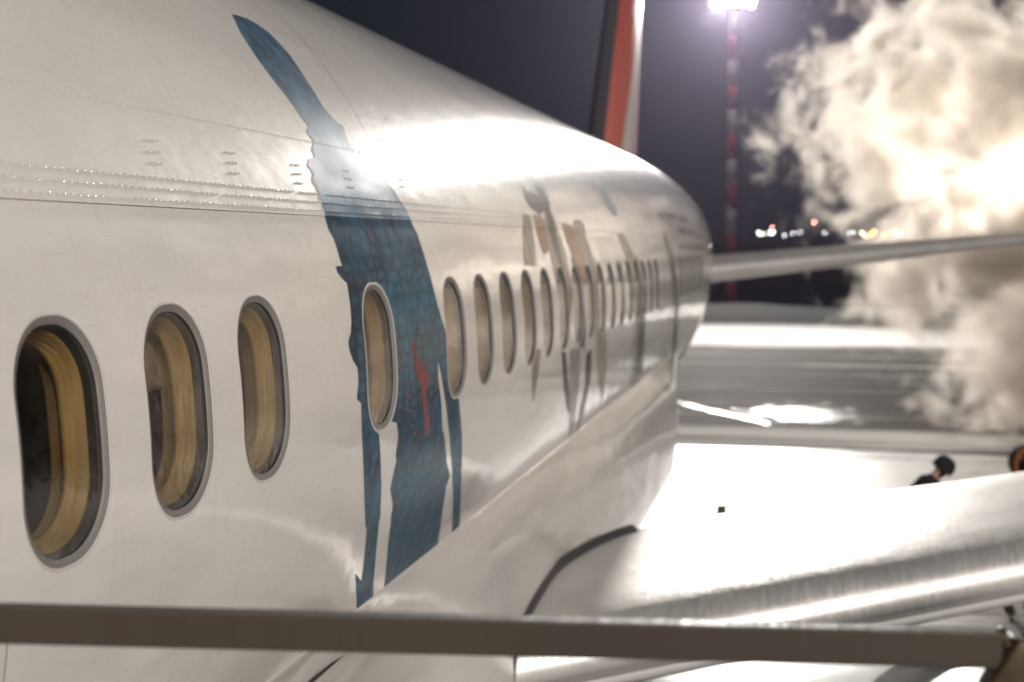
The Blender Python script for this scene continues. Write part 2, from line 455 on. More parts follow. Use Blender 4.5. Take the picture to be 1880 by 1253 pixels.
# ---------------------------------------------------------------- windows
def ringmesh(levels, y0=0):
    """levels: (half width, half height, radius, offset from the skin)"""
    mb_rows = []
    for hw, hh, r, d in levels:
        mb_rows.append([surf(y0+a, WS+b, d)[0] for a, b in rrect(hw, hh, r)])
    return mb_rows
def off(k, d): return (WHW+k, WHH+k, CR+k*.8, d)
fr0 = MB()
fr0.mi = 1; fr0.grid(ringmesh([off(.0060, .0002), off(.0048, .0009), off(.0012, .0009), off(-.0005, -.0005)]), close=True)
fr0.mi = 0; fr0.grid(ringmesh([off(-.0005, -.0005), off(-.003, -.002), off(-.0135, -.004), off(-.0165, -.008)]), close=True)
fr0.mi = 2; fr0.grid(ringmesh([off(-.0165, -.008), off(-.024, -.034)]), close=True)
fw = fr0.build('window', [M_frame, M_lip, M_gasket])
pn = MB(); rows = ringmesh([off(-.017, -.012), off(-.08, -.012), off(-.13, -.012), (.001, .002, .001, -.012)]); pn.grid(rows, [[(1, 0, .08)]*64 for _ in rows], close=True)
pane = pn.build('pane', M_glass)
ln = MB()
prof = [(-.022, -.034), (-.031, -.035), (-.029, -.041), (-.036, -.042), (-.032, -.054), (-.034, -.055), (-.040, -.056), (-.037, -.068), (-.039, -.069), (-.043, -.070), (-.040, -.084), (-.030, -.090), (-.029, -.112), (-.020, -.122)]
ln.grid(ringmesh([off(k, d) for k, d in prof]), close=True)
liner = ln.build('reveal', M_liner)
sh = MB()
def shade_mesh(frac):
    ss = frange(WS+WHH, WS+WHH-frac*2*WHH, .03)
    sh.grid([[surf(y_, s, -.114)[0] for s in ss] for y_ in (-WHW, WHW)])
shade_mesh(.40)
sh.tube([surf(y_, WS+WHH-.40*2*WHH, -.112)[0] for y_ in (-WHW, 0, WHW)], .006, 6)
shade = sh.build('window_shade', M_shade)
pane.parent = fw; liner.parent = fw
fw.parent = plane; fw.location = (-FX, WIN_Y[0]-8, 0)
# window meshes were built at station 0, so the frame's own origin is the world origin shifted along the fuselage
for i, Yw in enumerate(WIN_Y):
    if i == 0: o = fw; continue
    o = fw.copy(); COL.objects.link(o); o.parent = plane; o.location = (-FX, Yw-8, 0)
    for ch in (pane, liner):
        c = ch.copy(); COL.objects.link(c); c.parent = o
    if i == 1:
        shade.parent = o
# ---------------------------------------------------------------- rivets
rv = MB()
def rivet(Y, s, r=.0032, h=.0016):
    r *= 1.05
    dr = skin_dr(s); c, n = surf(Y, s, dr+.0001); c = Vector(c); n = Vector(n)
    ty_ = Vector((0, 1, 0)); tz = n.cross(ty_)
    vs = []; ns = []
    for k, (rr, hh) in enumerate(((1, 0), (.75, .6), (.35, .93))):
        for q in range(7):
            a = q*2*PI/7; d = ty_*math.cos(a) + tz*math.sin(a)
            vs.append(c + d*r*rr + n*h*hh); ns.append((n*(1-rr*.3) + d*rr*.42).normalized())
    vs.append(c+n*h); ns.append(n)
    fs = []
    for k in range(2):
        for q in range(7): fs.append([k*7+q, k*7+(q+1) % 7, (k+1)*7+(q+1) % 7, (k+1)*7+q])
    for q in range(7): fs.append([14+q, 14+(q+1) % 7, 21])
    rv.add(vs, fs, ns)
for row, ds in enumerate((.016, .044, .072)):
    Y = 1.6 + row*.011
    while Y < 8.6:
        if random.random() > .02: rivet(Y, SEAM+ds+random.uniform(-.0006, .0006), .0034+random.uniform(-.0005, .0004))
        Y += .031 if Y < 5.5 else .040
srow = cyl(600, 268)[1]
Y = 2.2
while Y < 7.5:
    rivet(Y, srow, .0019); Y += .032
srow = cyl(540, 512)[1]; Y = 2.0
while Y < 7.0:
    rivet(Y, srow, .0018, .0006); Y += .034
for px, py in ((282, 280), (425, 300), (545, 320), (638, 330), (700, 270), (735, 330)):
    Y0, s0 = cyl(px, py)
    for a in range(3):
        for b in range(3): rivet(Y0 + (a-1)*.026 + (1-b)*.012, s0 + (1-b)*.030, .0030)
rvo = kid(rv.build('rivet_rows', M_rivet)); rvo['kind'] = 'stuff'
# ---------------------------------------------------------------- painted artwork traced on to the skin
def win_cut(s):
    cuts = []
    v = abs(s-WS)
    hw, hh, r = WHW+.009, WHH+.009, CR+.006
    if v < hh:
        q = max(v-(hh-r), 0); half = hw - r + math.sqrt(max(r*r-q*q, 0))
        for Yw in WIN_Y: cuts.append((Yw-half, Yw+half))
    return cuts
def decal(name, poly, m, lift=.0008, ds=.006, cut=True, px=True, sub=6, split=False):
    pts = []
    n = len(poly)
    for i in range(n):
        a = poly[i]; b = poly[(i+1) % n]
        for k in range(sub):
            t = k/sub; q = (a[0]+(b[0]-a[0])*t, a[1]+(b[1]-a[1])*t)
            pts.append(cyl(*q) if px else q)
    smin = min(p[1] for p in pts); smax = max(p[1] for p in pts)
    bounds = [smin] + [s for s in (SEAM2, SEAM) if smin < s < smax] + [smax]
    mb = MB(); quads = []
    def inter(s):
        xs = []
        for i in range(len(pts)):
            a = pts[i]; b = pts[(i+1) % len(pts)]
            if (a[1] > s) != (b[1] > s): xs.append(a[0] + (s-a[1])*(b[0]-a[0])/(b[1]-a[1]))
        xs.sort(); iv = [(xs[i], xs[i+1]) for i in range(0, len(xs)-1, 2)]
        if cut:
            for c0, c1 in win_cut(s):
                new = []
                for a, b in iv:
                    if c1 <= a or c0 >= b: new.append((a, b)); continue
                    if a < c0: new.append((a, c0))
                    if b > c1: new.append((c1, b))
                iv = new
        return iv
    for lo, hi in zip(bounds[:-1], bounds[1:]):
        ss = frange(lo, hi, ds)
        mid_dr = skin_dr((lo+hi)/2) + lift
        for s0, s1 in zip(ss[:-1], ss[1:]):
            e = (s1-s0)*1e-3
            A = inter(s0+e); B = inter(s1-e)
            if len(A) != len(B) or any(min(a[1], b[1]) < max(a[0], b[0]) - .02 for a, b in zip(A, B)):
                A = B = inter((s0+s1)/2)
            for a, b in zip(A, B):
                q = [surf(a[0], s0, mid_dr), surf(a[1], s0, mid_dr), surf(b[1], s1, mid_dr), surf(b[0], s1, mid_dr)]
                quads.append((s0, s1, max(a[0], b[0]), min(a[1], b[1]), ([k[0] for k in q], [[0, 1, 2, 3]], [k[1] for k in q], [(a[0], s0), (a[1], s0), (b[1], s1), (b[0], s1)])))
    if not split:
        for q in quads: mb.add(*q[4])
        return kid(mb.build(name, m))
    comp = list(range(len(quads)))
    def find(i):
        while comp[i] != i: i = comp[i]
        return i
    for i, p in enumerate(quads):
        for j in range(max(0, i-40), i):
            o_ = quads[j]
            if abs(o_[1]-p[0]) < 1e-6 and o_[2] < p[3] and o_[3] > p[2]: comp[find(i)] = find(j)
    groups_ = {}
    for i in range(len(quads)): groups_.setdefault(find(i), []).append(i)
    for g in groups_.values():
        if len(g) < 3: continue
        mb = MB()
        for i in g: mb.add(*quads[i][4])
        kid(mb.build(name, m))
BAND = [(424,28),(430,40),(440,62),(455,85),(470,108),(485,128),(500,148),(515,167),(530,186),(543,204),(555,222),(566,232),(561,242),(575,262),(571,276),(577,290),(566,292),(563,305),(574,320),(572,330),(583,352),(590,380),(597,402),
 (602,420),(613,440),(618,455),(622,470),(628,490),(616,488),(619,500),(630,515),(637,520),(640,540),(643,562),(645,590),(644,612),(639,628),(641,642),(648,662),(656,675),(658,700),(655,733),(663,741),(664,790),(667,850),(669,920),(671,968),(675,970),(670,1030),(665,1068),(654,1054),(656,1100),(657,1200),(664,1206),(682,1188),
 (688,1140),(686,1085),(692,1010),(698,950),(700,890),(698,830),(695,792),(700,788),(697,772),(728,776),(731,800),(726,838),(728,845),(720,880),(716,900),(721,925),(719,960),(714,1000),(709,1060),(698,1135),(690,1190),
 (760,1190),(790,1100),(800,1030),(812,950),(820,895),(827,876),(820,850),(816,800),(812,790),(810,740),(805,700),(803,662),(810,690),(818,740),(824,790),(830,860),(833,910),(832,960),(828,1010),(822,1060),(814,1110),
 (832,1080),(838,1040),(845,960),(848,880),(848,800),(842,730),(834,680),(826,640),(815,600),(803,560),(791,512),(779,470),(766,430),(752,403),(740,380),(728,362),(722,350),(712,342),(706,330),(695,318),(688,306),(676,300),(664,288),(650,278),(641,268),(632,248),(628,232),(616,226),(604,212),(590,196),(576,172),(560,148),(545,124),(528,100),(508,78),(490,60),(470,46),(452,36),(438,31)]
decal('blue_band', BAND, M_blue)
decal('red_marks', [(757,625),(762,628),(764,655),(770,668),(776,672),(777,655),(781,657),(782,678),(789,690),(787,706),(781,722),(784,745),(789,775),(785,800),(779,796),(778,765),(775,735),(771,708),(765,692),(759,668)], M_red, .0016, .003)
for i, (a, b) in enumerate([(752,700),(755,715),(750,728),(757,742),(753,755),(759,768),(756,782),(761,795),(795,700),(792,720),(799,690),(768,610),(783,624),(764,600)]):
    r = 1.6 + (i*37 % 5)*.35
    decal('red_marks', [(a-r, b), (a-r*.4, b-r*1.2), (a+r, b-r*.3), (a+r*.7, b+r), (a-r*.2, b+r*1.4)], M_red, .0016, .002)
decal('pale_fleck', [(684,748),(690,745),(695,757),(694,772),(688,778),(683,765)], M_sky, .0016, .003)
# second motif further aft: feathers in brown, slate, orange and teal
D2 = [('slate_feather', [(958,340),(966,352),(1000,360),(1010,376),(990,395),(972,380),(962,362)], M_slate),
 ('slate_feather', [(975,322),(985,330),(1006,360),(1004,372),(985,352)], M_pblue),
 ('orange_feather', [(978,395),(990,392),(1006,440),(1008,462),(998,468),(986,430)], M_orange),
 ('brown_feather', [(996,400),(1015,396),(1040,470),(1052,540),(1045,600),(1030,560),(1012,480)], M_tan),
 ('orange_feather', [(1030,410),(1048,412),(1070,470),(1080,520),(1070,520),(1050,470)], M_orange),
 ('brown_feather', [(1050,405),(1066,402),(1092,480),(1112,600),(1114,680),(1106,745),(1098,690),(1094,620),(1074,510)], M_tan),
 ('brown_feather', [(958,395),(972,392),(980,440),(985,490),(962,490)], M_tan),
 ('brown_feather', [(978,640),(994,640),(990,680),(979,740),(976,700)], M_tan),
 ('slate_feather', [(1030,635),(1037,630),(1042,690),(1048,740),(1044,760),(1036,720)], M_slate),
 ('brown_feather', [(1046,640),(1066,640),(1062,720),(1052,800),(1044,850),(1046,760)], M_tan),
 ('slate_feather', [(1076,650),(1086,640),(1084,700),(1072,760),(1058,800),(1062,770),(1074,710)], M_slate),
 ('slate_feather', [(1060,500),(1066,498),(1076,600),(1072,650),(1064,600)], M_slate),
 ('pale_blue_sweep', [(1086,330),(1096,330),(1120,360),(1136,400),(1122,396),(1104,364)], M_pblue),
 ('teal_feather', [(1132,430),(1144,428),(1164,470),(1172,510),(1184,560),(1180,640),(1178,690),(1162,690),(1164,620),(1166,560),(1152,480)], M_tan),
 ('teal_feather', [(1163,470),(1170,470),(1182,540),(1184,600),(1180,690),(1166,688),(1172,600),(1174,540)], M_teal)]
D2 += [('slate_feather', [(984,330),(992,334),(1014,400),(1030,470),(1036,500),(1028,498),(1010,430),(992,370)], M_slate),
 ('slate_feather', [(1048,470),(1054,468),(1066,540),(1070,640),(1064,640),(1058,560)], M_slate),
 ('slate_feather', [(1216,425),(1221,424),(1240,480),(1246,560),(1242,640),(1236,690),(1230,690),(1236,620),(1238,560),(1230,490)], M_slate),
 ('slate_feather', [(1160,690),(1176,690),(1170,725),(1160,745),(1156,735)], M_tan)]
for nme, poly, m in D2: decal(nme, poly, m, .0012 if m in (M_tan, M_pblue) else .002, .012, split=True)
# the title above the rear windows: blurred slate capitals that cannot be read, kept as strokes
for x0, x1, y0, y1 in ((1243, 1292, 446, 460), (1243, 1258, 416, 428), (1262, 1272, 420, 432), (1276, 1286, 428, 438), (1222, 1240, 392, 402), (1244, 1262, 398, 408)):
    decal('lettering', [(x0, y0), (x1, y0+2), (x1+1, y1), (x0+3, y1)], M_word, .002, .03, sub=3)
# rear door outline
Yd = cyl(1235, 500)[0]
def frame_decal(name, Ya, Yb, sa, sb, wd, m):
    mb = MB()
    o_ = rrect((Yb-Ya)/2, (sb-sa)/2, .16); i_ = rrect((Yb-Ya)/2-wd, (sb-sa)/2-wd, .16-wd*.7)
    cy, cs = (Ya+Yb)/2, (sa+sb)/2
    P = [[surf(cy+p[0], cs+p[1], .006 if cs+p[1] > SEAM else .002)[0] for p in q] for q in (o_, i_)]
    mb.grid(P, [[surf(cy+p[0], cs+p[1])[1] for p in q] for q in (o_, i_)], close=True)
    return kid(mb.build(name, m))
frame_decal('rear_door', Yd-.05, Yd+.85, -1.05, .85, .05, M_slate)
# ---------------------------------------------------------------- fin and stabilizer
fin = MB()
finX = FX
def fin_sec(h):
    le = 21.5 + (h-1.35)*.74
    te = 26.95 + (h-1.35)*.27
    th = .17 - .012*(h-1.3)
    return le, te, th
prof_f = [(0, 0), (.012, .45), (.04, .75), (.12, 1), (.35, 1.1), (.65, .85), (.9, .35), (1, .04)]
rows = []
for h in frange(.9, 8.4, .3):
    le, te, th = fin_sec(h)
    a = [(finX + k*th, le + u*(te-le), CH+h) for u, k in prof_f]
    b = [(finX - k*th, le + u*(te-le), CH+h) for u, k in prof_f[::-1][:-1]]
    rows.append(a+b[:-0 or None])
n_f = len(rows[0])
fin.grid(rows, close=True)
fin.f.append([ (len(rows)-1)*n_f + i for i in range(n_f)]); fin.m.append(0)
def finmat():
    m = mat('fin_paint', (.6, .58, .57), .55, 0, .1, spec=.2); t = NT(m)
    c = t.n('ShaderNodeTexCoord'); s3 = t.n('ShaderNodeSeparateXYZ'); t.l(c.outputs['Object'], s3.inputs[0])
    y, z = s3.outputs[1], s3.outputs[2]      # station and height, world-sized
    # distance behind the leading edge, and a curved rear border of the red field
    z0 = t.math('SUBTRACT', z, CH+1.3)
    d = t.math('SUBTRACT', y, t.math('MULTIPLY_ADD', z0, .755, 21.0))
    b1 = t.math('GREATER_THAN', d, .74)
    curve = t.math('MULTIPLY_ADD', t.math('MULTIPLY', z0, z0), -.03, t.math('MULTIPLY_ADD', z0, 1.30, 23.25))
    b2 = t.math('LESS_THAN', y, curve)
    pink = t.math('GREATER_THAN', y, t.math('MULTIPLY_ADD', z0, .55, 25.1))
    red = t.math('MULTIPLY', b1, b2)
    base = t.mix(b1, (.05, .045, .05), (.58, .55, .53))  # dark leading strip is shade put into the colour; pale paint behind it
    base = t.mix(pink, base, (.45, .24, .26))
    nn = t.noise(t.coord('Object'), 1.5, 4)
    base = t.mix(red, base, t.mix(nn, (.50, .055, .03), (.62, .10, .06)))
    t.l(base, t.b.inputs['Base Color']); return m
M_fin = finmat()
fo = kid(fin.build('tail_fin', M_fin))
def sweep_wing(stations, prof, mats, name, close=True, idxs=None):
    """stations: (X, Y_le, h_ref, chord, thick); prof: (u, v)"""
    mb = MB(); rows = []
    for X, Yl, h, ch, th in stations: rows.append([(X, Yl+u*ch, CH+h+v*th) for u, v in prof])
    mb.grid(rows, close=close); n = len(prof)
    if close:
        mb.f.append([i for i in range(n)]); mb.m.append(0)
        mb.f.append([(len(rows)-1)*n+i for i in range(n)][::-1]); mb.m.append(0)
    return kid(mb.build(name, mats))
aer = [(1, 0), (.8, .16), (.55, .36), (.3, .50), (.15, .47), (.07, .36), (.025, .22), (.005, .09), (0, 0), (.005, -.10), (.025, -.20), (.08, -.33), (.2, -.43), (.4, -.45), (.7, -.25), (.9, -.08)]
st = []
for i in range(19):
    k = i/18; X = -2.2 + k*7.6
    st.append((X, 25.6 + (X+1.8)*.62, -.50 + (X+1.8)*.098, 3.6 - 2.3*k, .56*(1-.60*k)))
M_stab = paint('stabilizer_paint', (.56, .54, .52), .30, .6)
sweep_wing(st, aer, M_stab, 'stabilizer')
st2 = [(2*FX - X, a, b, c, d) for X, a, b, c, d in st]
sweep_wing(st2, aer, M_stab, 'stabilizer')
sl = [(X, Yl-.012, h, ch*1.0, th*1.06) for X, Yl, h, ch, th in st]
sweep_wing(sl, [(.14, .475), (.07, .36), (.025, .22), (.005, .09), (0, 0), (.005, -.10), (.02, -.18)], M_slat, 'stabilizer_leading_edge', close=False)
# ---------------------------------------------------------------- wing body fairing
def fsec(Y):
    """cross-section of the fairing as (x, h) from the lap on the skin down to the keel"""
    a = min(max((Y-4.6)/2.2, 0), 1); a = a*a*(3-2*a)
    z_ = min(max((19.0-Y)/3.2, 0), 1); z_ = z_*z_*(3-2*z_); k = a*z_
    g = -.045*math.exp(-((Y-7.4)/1.6)**2)
    hs = -1.33
    thS = math.asin((hs-FH)/FR); xs = FX + FR*math.cos(thS)
    pts = [(xs-.02, hs+.028, 0), (xs+.006, hs+.012, 0)]
    full = [(-1.53, -1.44, .25), (-1.49, -1.55, .7), (-1.462, -1.68, 1.0), (-1.445, -1.85, 1.0), (-1.44, -2.05, .8), (-1.445, -2.3, .4), (-1.50, -2.6, .1), (-1.72, -2.85, 0), (-2.2, -3.0, 0), (-3.27, -3.05, 0)]
    for x, h, gw in full:
        # the bare cylinder at the same place along the contour
        th = math.asin(max(-1, min(1, (max(h, -2.36)-FH)/FR))); xc = FX + FR*math.cos(th); hc = max(h, -2.36)
        pts.append((xc+.012 + (x-xc)*k + g*gw, hc + (h-hc)*k, 0))
    return pts
fa = MB(); rows = []
def smooth_poly(p, m=4):
    out = []
    for i in range(len(p)-1):
        p0 = p[max(i-1, 0)]; p1 = p[i]; p2 = p[i+1]; p3 = p[min(i+2, len(p)-1)]
        for q in range(m):
            t = q/m
            out.append(tuple(.5*((2*b) + (-a+c)*t + (2*a-5*b+4*c-d)*t*t + (-a+3*b-3*c+d)*t**3) for a, b, c, d in zip(p0, p1, p2, p3)))
    out.append(p[-1]); return out
for Y in frange(3.0, 19.0, .2):
    rows.append([(x, Y, CH+h) for x, h, _ in smooth_poly(fsec(Y))])
fa.grid(rows)
fairing = kid(fa.build('wing_fairing', M_fair))
# ---------------------------------------------------------------- wing
def wing_st(X):
    k = X+1.45
    return 7.0 + .50*k, -1.955 + .113*k
WPROF = [(5.4, -.80), (4.4, -.56), (3.6, -.33), (3.0, -.16), (2.5, -.04), (2.0, 0), (1.4, -.005), (.95, -.02), (.5, -.05), (.2, -.095), (.06, -.16), (.01, -.23), (0, -.28), (.02, -.33), (.09, -.385), (.30, -.45), (.8, -.56), (2, -.74), (3.4, -.86), (5.4, -.90)]
WP = smooth_poly([(a, b) for a, b in WPROF], 3)
wg = MB(); rows = []
XS = frange(-1.60, 15.0, .35)
for X in XS:
    yl, hc = wing_st(X); tp = max(.35, 1-.045*(X+1.45)); rows.append([(X, yl+u*tp, CH+hc+v*tp) for u, v in WP])
wg.grid(rows, close=True)
wing = kid(wg.build('wing', M_wing))
SL = smooth_poly([(2.6, -.06), (2.5, -.04), (2.0, 0), (1.4, -.005), (.95, -.02), (.5, -.05), (.2, -.095), (.06, -.16), (.01, -.23), (0, -.28), (.02, -.33), (.08, -.375)], 4)
sg = MB(); rows = []
def rim_in(u, v):
    # inboard border of the slat: follows the curved root rim
    return -1.48 + .46*(max(0, u-1.0)/1.3)**2.2
for j in range(46):
    row = []
    for (u, v) in SL:
        xi = rim_in(u, v); X = xi + .012 + (j/45)**1.6*(14.6-xi)
        yl, hc = wing_st(X); tp = max(.35, 1-.045*(X+1.45)); row.append((X, yl+u*tp-.010, CH+hc+v*tp+.012))
    rows.append(row)
sg.grid(rows)
slat = kid(sg.build('leading_edge_slat', M_slat))
sm = slat.modifiers.new('thickness', 'SOLIDIFY'); sm.thickness = .006; sm.offset = 1
rm = MB(); pts = []
for (u, v) in [q for q in SL if q[0] < 2.27]:
    X = rim_in(u, v); yl, hc = wing_st(X); pts.append((X, yl+u, CH+hc+v+.012))
rm.tube(pts, [.050-.020*i/len(pts) for i in range(len(pts))], 10)
kid(rm.build('rim_seal', M_rub))
# lower lip behind the slat
lp = MB(); rows = []
for j in range(30):
    X = -1.4 + j*.5; yl, hc = wing_st(X); tp = max(.35, 1-.045*(X+1.45))
    rows.append([(X, yl+u*tp, CH+hc+v*tp) for u, v in ((.13, -.40), (.12, -.425), (.17, -.47), (.33, -.49), (.5, -.51))])
lp.grid(rows); kid(lp.build('slat_cove', M_wing))
# engine nacelle under the wing, only its dark crown shows
nc = MB(); c0 = (1.0, 5.2, CH-2.95)
nc.lathe([(.62, 3.2), (.86, 2.6), (.98, 1.6), (1.0, .9), (.96, .35), (.88, .06), (.82, 0), (.76, .05), (.74, .5), (.2, .55), (.0, .3)], c0, 40, 'Y')
kid(nc.build('engine_nacelle', M_nac))
# ---------------------------------------------------------------- hand rail of the platform
rail = empty('handrail', (.3, 1.9, CH-1.6))
tag(rail, 'blurred brown metal handrail crossing the bottom of the view in front of the fuselage', 'handrail')
M_rail = metal('rail_metal', (.042, .031, .022), .6, (20, 2, 2), metallic=.15, dirt=.5)
M_brk = metal('bracket_metal', (.06, .043, .022), .5, (4, 4, 4), metallic=.4)
def cam_pt(px, py, dist):
    d = Vector(((px-940)/Fpx, -(py-626.5)/Fpx, -1))*dist
    return Vector((0, 0, CH)) + Euler((PI/2-PITCH, 0, YAW)).to_matrix() @ d
A = cam_pt(-700, 1127, 1.95); Bp = cam_pt(1835, 1190, 1.95)
ax = (Bp-A); L = ax.length; axn = ax.normalized()
upv = Vector((0, 0, 1)); upv = (upv - axn*upv.dot(axn)).normalized(); bk = axn.cross(upv)
Rm = Matrix((axn, bk, upv)).transposed()
rb = MB(); rb.box((A+Bp)/2, (L, .034, .050), Rm)
ro = rb.build('rail', M_rail, bevel=.003, smooth=False); ro.parent = rail; ro.matrix_parent_inverse = rail.matrix_basis.inverted()
bb = MB()
Q = Bp
bb.box(Q + Vector((.018, .0, -.03)), (.05, .05, .085), Rm @ Matrix.Rotation(.5, 3, 'Y'))
bb.tube([Q+Vector((.0, 0, .012)), Q+Vector((.012, 0, .018))], .016, 10)
bo = bb.build('bracket', M_brk, bevel=.008); bo.parent = rail; bo.matrix_parent_inverse = rail.matrix_basis.inverted()
pp = MB(); pp.box(Q + Vector((.045, .01, -.55)), (.045, .045, 1.0))
po = pp.build('post', M_brk, bevel=.006); po.parent = rail; po.matrix_parent_inverse = rail.matrix_basis.inverted()
# ---------------------------------------------------------------- ground
def sheet(name, x0, x1, y0, y1, z, m, nx=2, ny=2):
    mb = MB(); mb.grid([[(x, y, z) for x in frange(x0, x1, (x1-x0)/nx)] for y in frange(y0, y1, (y1-y0)/ny)])
    o = mb.build(name, m, smooth=False); tag(o, kind='structure'); return o
PX, PY = on_ground(1470, 762).x, on_ground(1470, 762).y
def m_apron():
    m = mat('snowy_apron', (.6, .6, .6), .4); t = NT(m)
    s1 = t.noise(t.coord('Object', (.010, .22, 1)), 2.2, 6, .62)      # ploughed tracks running across the view
    s2 = t.noise(t.coord('Object', (.05, 1.3, 1)), 1.6, 5, .6)
    s3 = t.noise(t.coord('Object', (.35, .6, 1)), .8, 6, .65, 1.0)
    f = t.math('ADD', t.math('MULTIPLY', s1, .60), t.math('ADD', t.math('MULTIPLY', s2, .36), t.math('MULTIPLY', s3, .16)))
    c = t.n('ShaderNodeTexCoord'); sp3 = t.n('ShaderNodeSeparateXYZ'); t.l(c.outputs['Object'], sp3.inputs[0])
    y = sp3.outputs[1]
    # a swept belt (darker) between the snow bank and the packed snow near the aircraft
    yy = t.math('MULTIPLY_ADD', s3, 3.0, y)
    def band(a, b, w):
        return t.math('MULTIPLY', t.math('MULTIPLY', t.math('SUBTRACT', yy, a), 1/w, clamp=True), t.math('MULTIPLY', t.math('SUBTRACT', b, yy), 1/w, clamp=True))
    f = t.math('SUBTRACT', f, t.math('MULTIPLY', band(34.5, 62, 1.5), .125))
    f = t.math('ADD', f, t.math('MULTIPLY', band(62, 96, 3), .20))
    f = t.math('ADD', f, t.math('MULTIPLY', band(0, 30, .6), .06))
    snow = t.ramp(f, [(.485, 0), (.58, 1)])
    t.l(t.mix(snow, (.11, .10, .095), (.62, .60, .58)), t.b.inputs['Base Color'])
    ix = t.math('MULTIPLY_ADD', sp3.outputs[0], 1/1.9, -PX/1.9); iy = t.math('MULTIPLY_ADD', y, 1/2.6, -PY/2.6)
    rr_ = t.math('SQRT', t.math('ADD', t.math('MULTIPLY', ix, ix), t.math('MULTIPLY', iy, iy)))
    ic = t.math('SUBTRACT', 2.3, t.math('ADD', rr_, t.math('MULTIPLY', t.noise(t.coord('Object', (.9, 1.3, 1)), 1.6, 6, .7), 3.2)))
    icy = t.math('MULTIPLY', ic, 2.2, clamp=True)
    near = t.math('MULTIPLY', t.math('SUBTRACT', 30.2, y), 2.0, clamp=True)
    r = t.math('ADD', t.math('MULTIPLY', snow, .15), .62)
    r = t.math('SUBTRACT', r, t.math('MULTIPLY', near, .42))
    r = t.math('SUBTRACT', r, t.math('MULTIPLY', icy, .40))
    near = t.math('MAXIMUM', near, icy)
    t.l(r, t.b.inputs['Roughness'])
    t.l(t.math('MULTIPLY_ADD', near, .42, .04), t.b.inputs['Specular IOR Level'])
    b = t.bump(t.noise(t.coord('Object', (.7, 2.2, 1)), 2.5, 6, .65), .5, .05)
    b = t.bump(s1, .5, .25, b)
    t.l(b, t.b.inputs['Normal'])
    # packed snow is matt; only the ice near the aircraft shines
    df = t.n('ShaderNodeBsdfDiffuse'); t.l(t.b.inputs['Base Color'].links[0].from_socket, df.inputs['Color']); t.l(b, df.inputs['Normal'])
    mx = t.n('ShaderNodeMixShader'); out = m.node_tree.nodes['Material Output']
    t.l(t.math('MULTIPLY_ADD', near, .86, .14), mx.inputs[0]); t.l(df.outputs[0], mx.inputs[1]); t.l(t.b.outputs[0], mx.inputs[2]); t.l(mx.outputs[0], out.inputs['Surface'])
    return m
M_apron = m_apron()
M_field = mat('dark_field', (.012, .012, .013), .9)
t = NT(M_field); t.l(t.mix(t.noise(t.coord('Object', (.01, .06, 1)), 2, 5), (.006, .006, .007), (.024, .022, .022)), t.b.inputs['Base Color'])
sheet('ground', -3000, 3000, -300, 5000, 0, M_field)
sheet('apron', -260, 260, -120, 88.5, .02, M_apron)
# pale glossy streak lying across the apron
def m_streak():
    m = mat('glossy_streak', (.50, .48, .46), .22); t = NT(m)
    n = t.noise(t.coord('Object', (.5, 1, 1)), 1.2, 5, .6)
    t.l(t.ramp(n, [(.3, .10), (.7, .38)]), t.b.inputs['Roughness'])
    t.l(t.bump(n, .4, .05), t.b.inputs['Normal'])
    return m
M_streak = m_streak()
M_snow = mat('snow_ridge', (.72, .71, .69), .6); t = NT(M_snow)
t.l(t.bump(t.noise(t.coord('Object'), 6, 6, .7), .8, .05), t.b.inputs['Normal'])
mb = MB(); pa = on_ground(1225, 733, .04); pb = on_ground(1415, 778, .04)
line = [pa.lerp(pb, k/24) + Vector((random.uniform(-.05, .05), random.uniform(-.15, .15), random.uniform(-.02, .02))) for k in range(25)]
mb.grid([[p_+Vector((0, -.10-.16*random.random(), 0)), p_+Vector((0, .06+.22*random.random(), 0))] for p_ in [Vector((q.x, q.y, .026)) for q in line]])
o = mb.build('pale_streak', M_streak, smooth=False); tag(o, kind='structure')
# snow bank at the edge of the apron
mb = MB(); rows = []
for i in range(240):
    X = -150 + i*1.5; h = .45 + .3*math.sin(i*.37)*math.sin(i*.11+1) + random.uniform(-.08, .12); w_ = 2.5
    rows.append([(X, 86.5+math.sin(i*.21)*.4 + a*w_, .0 + h*math.exp(-(a*2.0)**2)) for a in (-1, -.7, -.4, -.15, .1, .35, .7, 1)])
mb.grid(rows); o = mb.build('snow_bank', M_snow); tag(o, kind='structure')
# ---------------------------------------------------------------- light mast
mast = empty('light_mast', (MAST.x, MAST.y, 0))
tag(mast, 'tall apron light mast in red and white bands with a blazing floodlight head', 'light mast')
M_mr = mat('mast_red', (.30, .015, .03), .7); M_mw = mat('mast_white', (.42, .34, .36), .7)
def pm(o): o.parent = mast; o.matrix_parent_inverse = mast.matrix_basis.inverted(); return o
z = 0.0; i = 0; HT = 20.2; bh = 1.62
while z < HT-.01:
    z1 = min(z+bh, HT); mb = MB(); r0 = .36-.10*z/HT; r1 = .36-.10*z1/HT
    mb.lathe([(0, z), (r0, z), (r1, z1), (0, z1)], (MAST.x, MAST.y, 0), 20)
    pm(mb.build('mast_section', M_mr if i % 2 == 0 else M_mw)); z = z1; i += 1
M_dk = mat('fixture_steel', (.10, .10, .11), .5, .6)
M_lamp = mat('lit_floodlight', (1, 1, 1), .3, emit=(1.0, .96, .90), es=260)
mb = MB()
for k in range(24):
    a0, a1 = 2*PI*k/24, 2*PI*(k+1)/24
    mb.tube([(MAST.x+1.15*math.cos(a0), MAST.y+1.15*math.sin(a0), 20.1), (MAST.x+1.15*math.cos(a1), MAST.y+1.15*math.sin(a1), 20.1)], .06, 6)
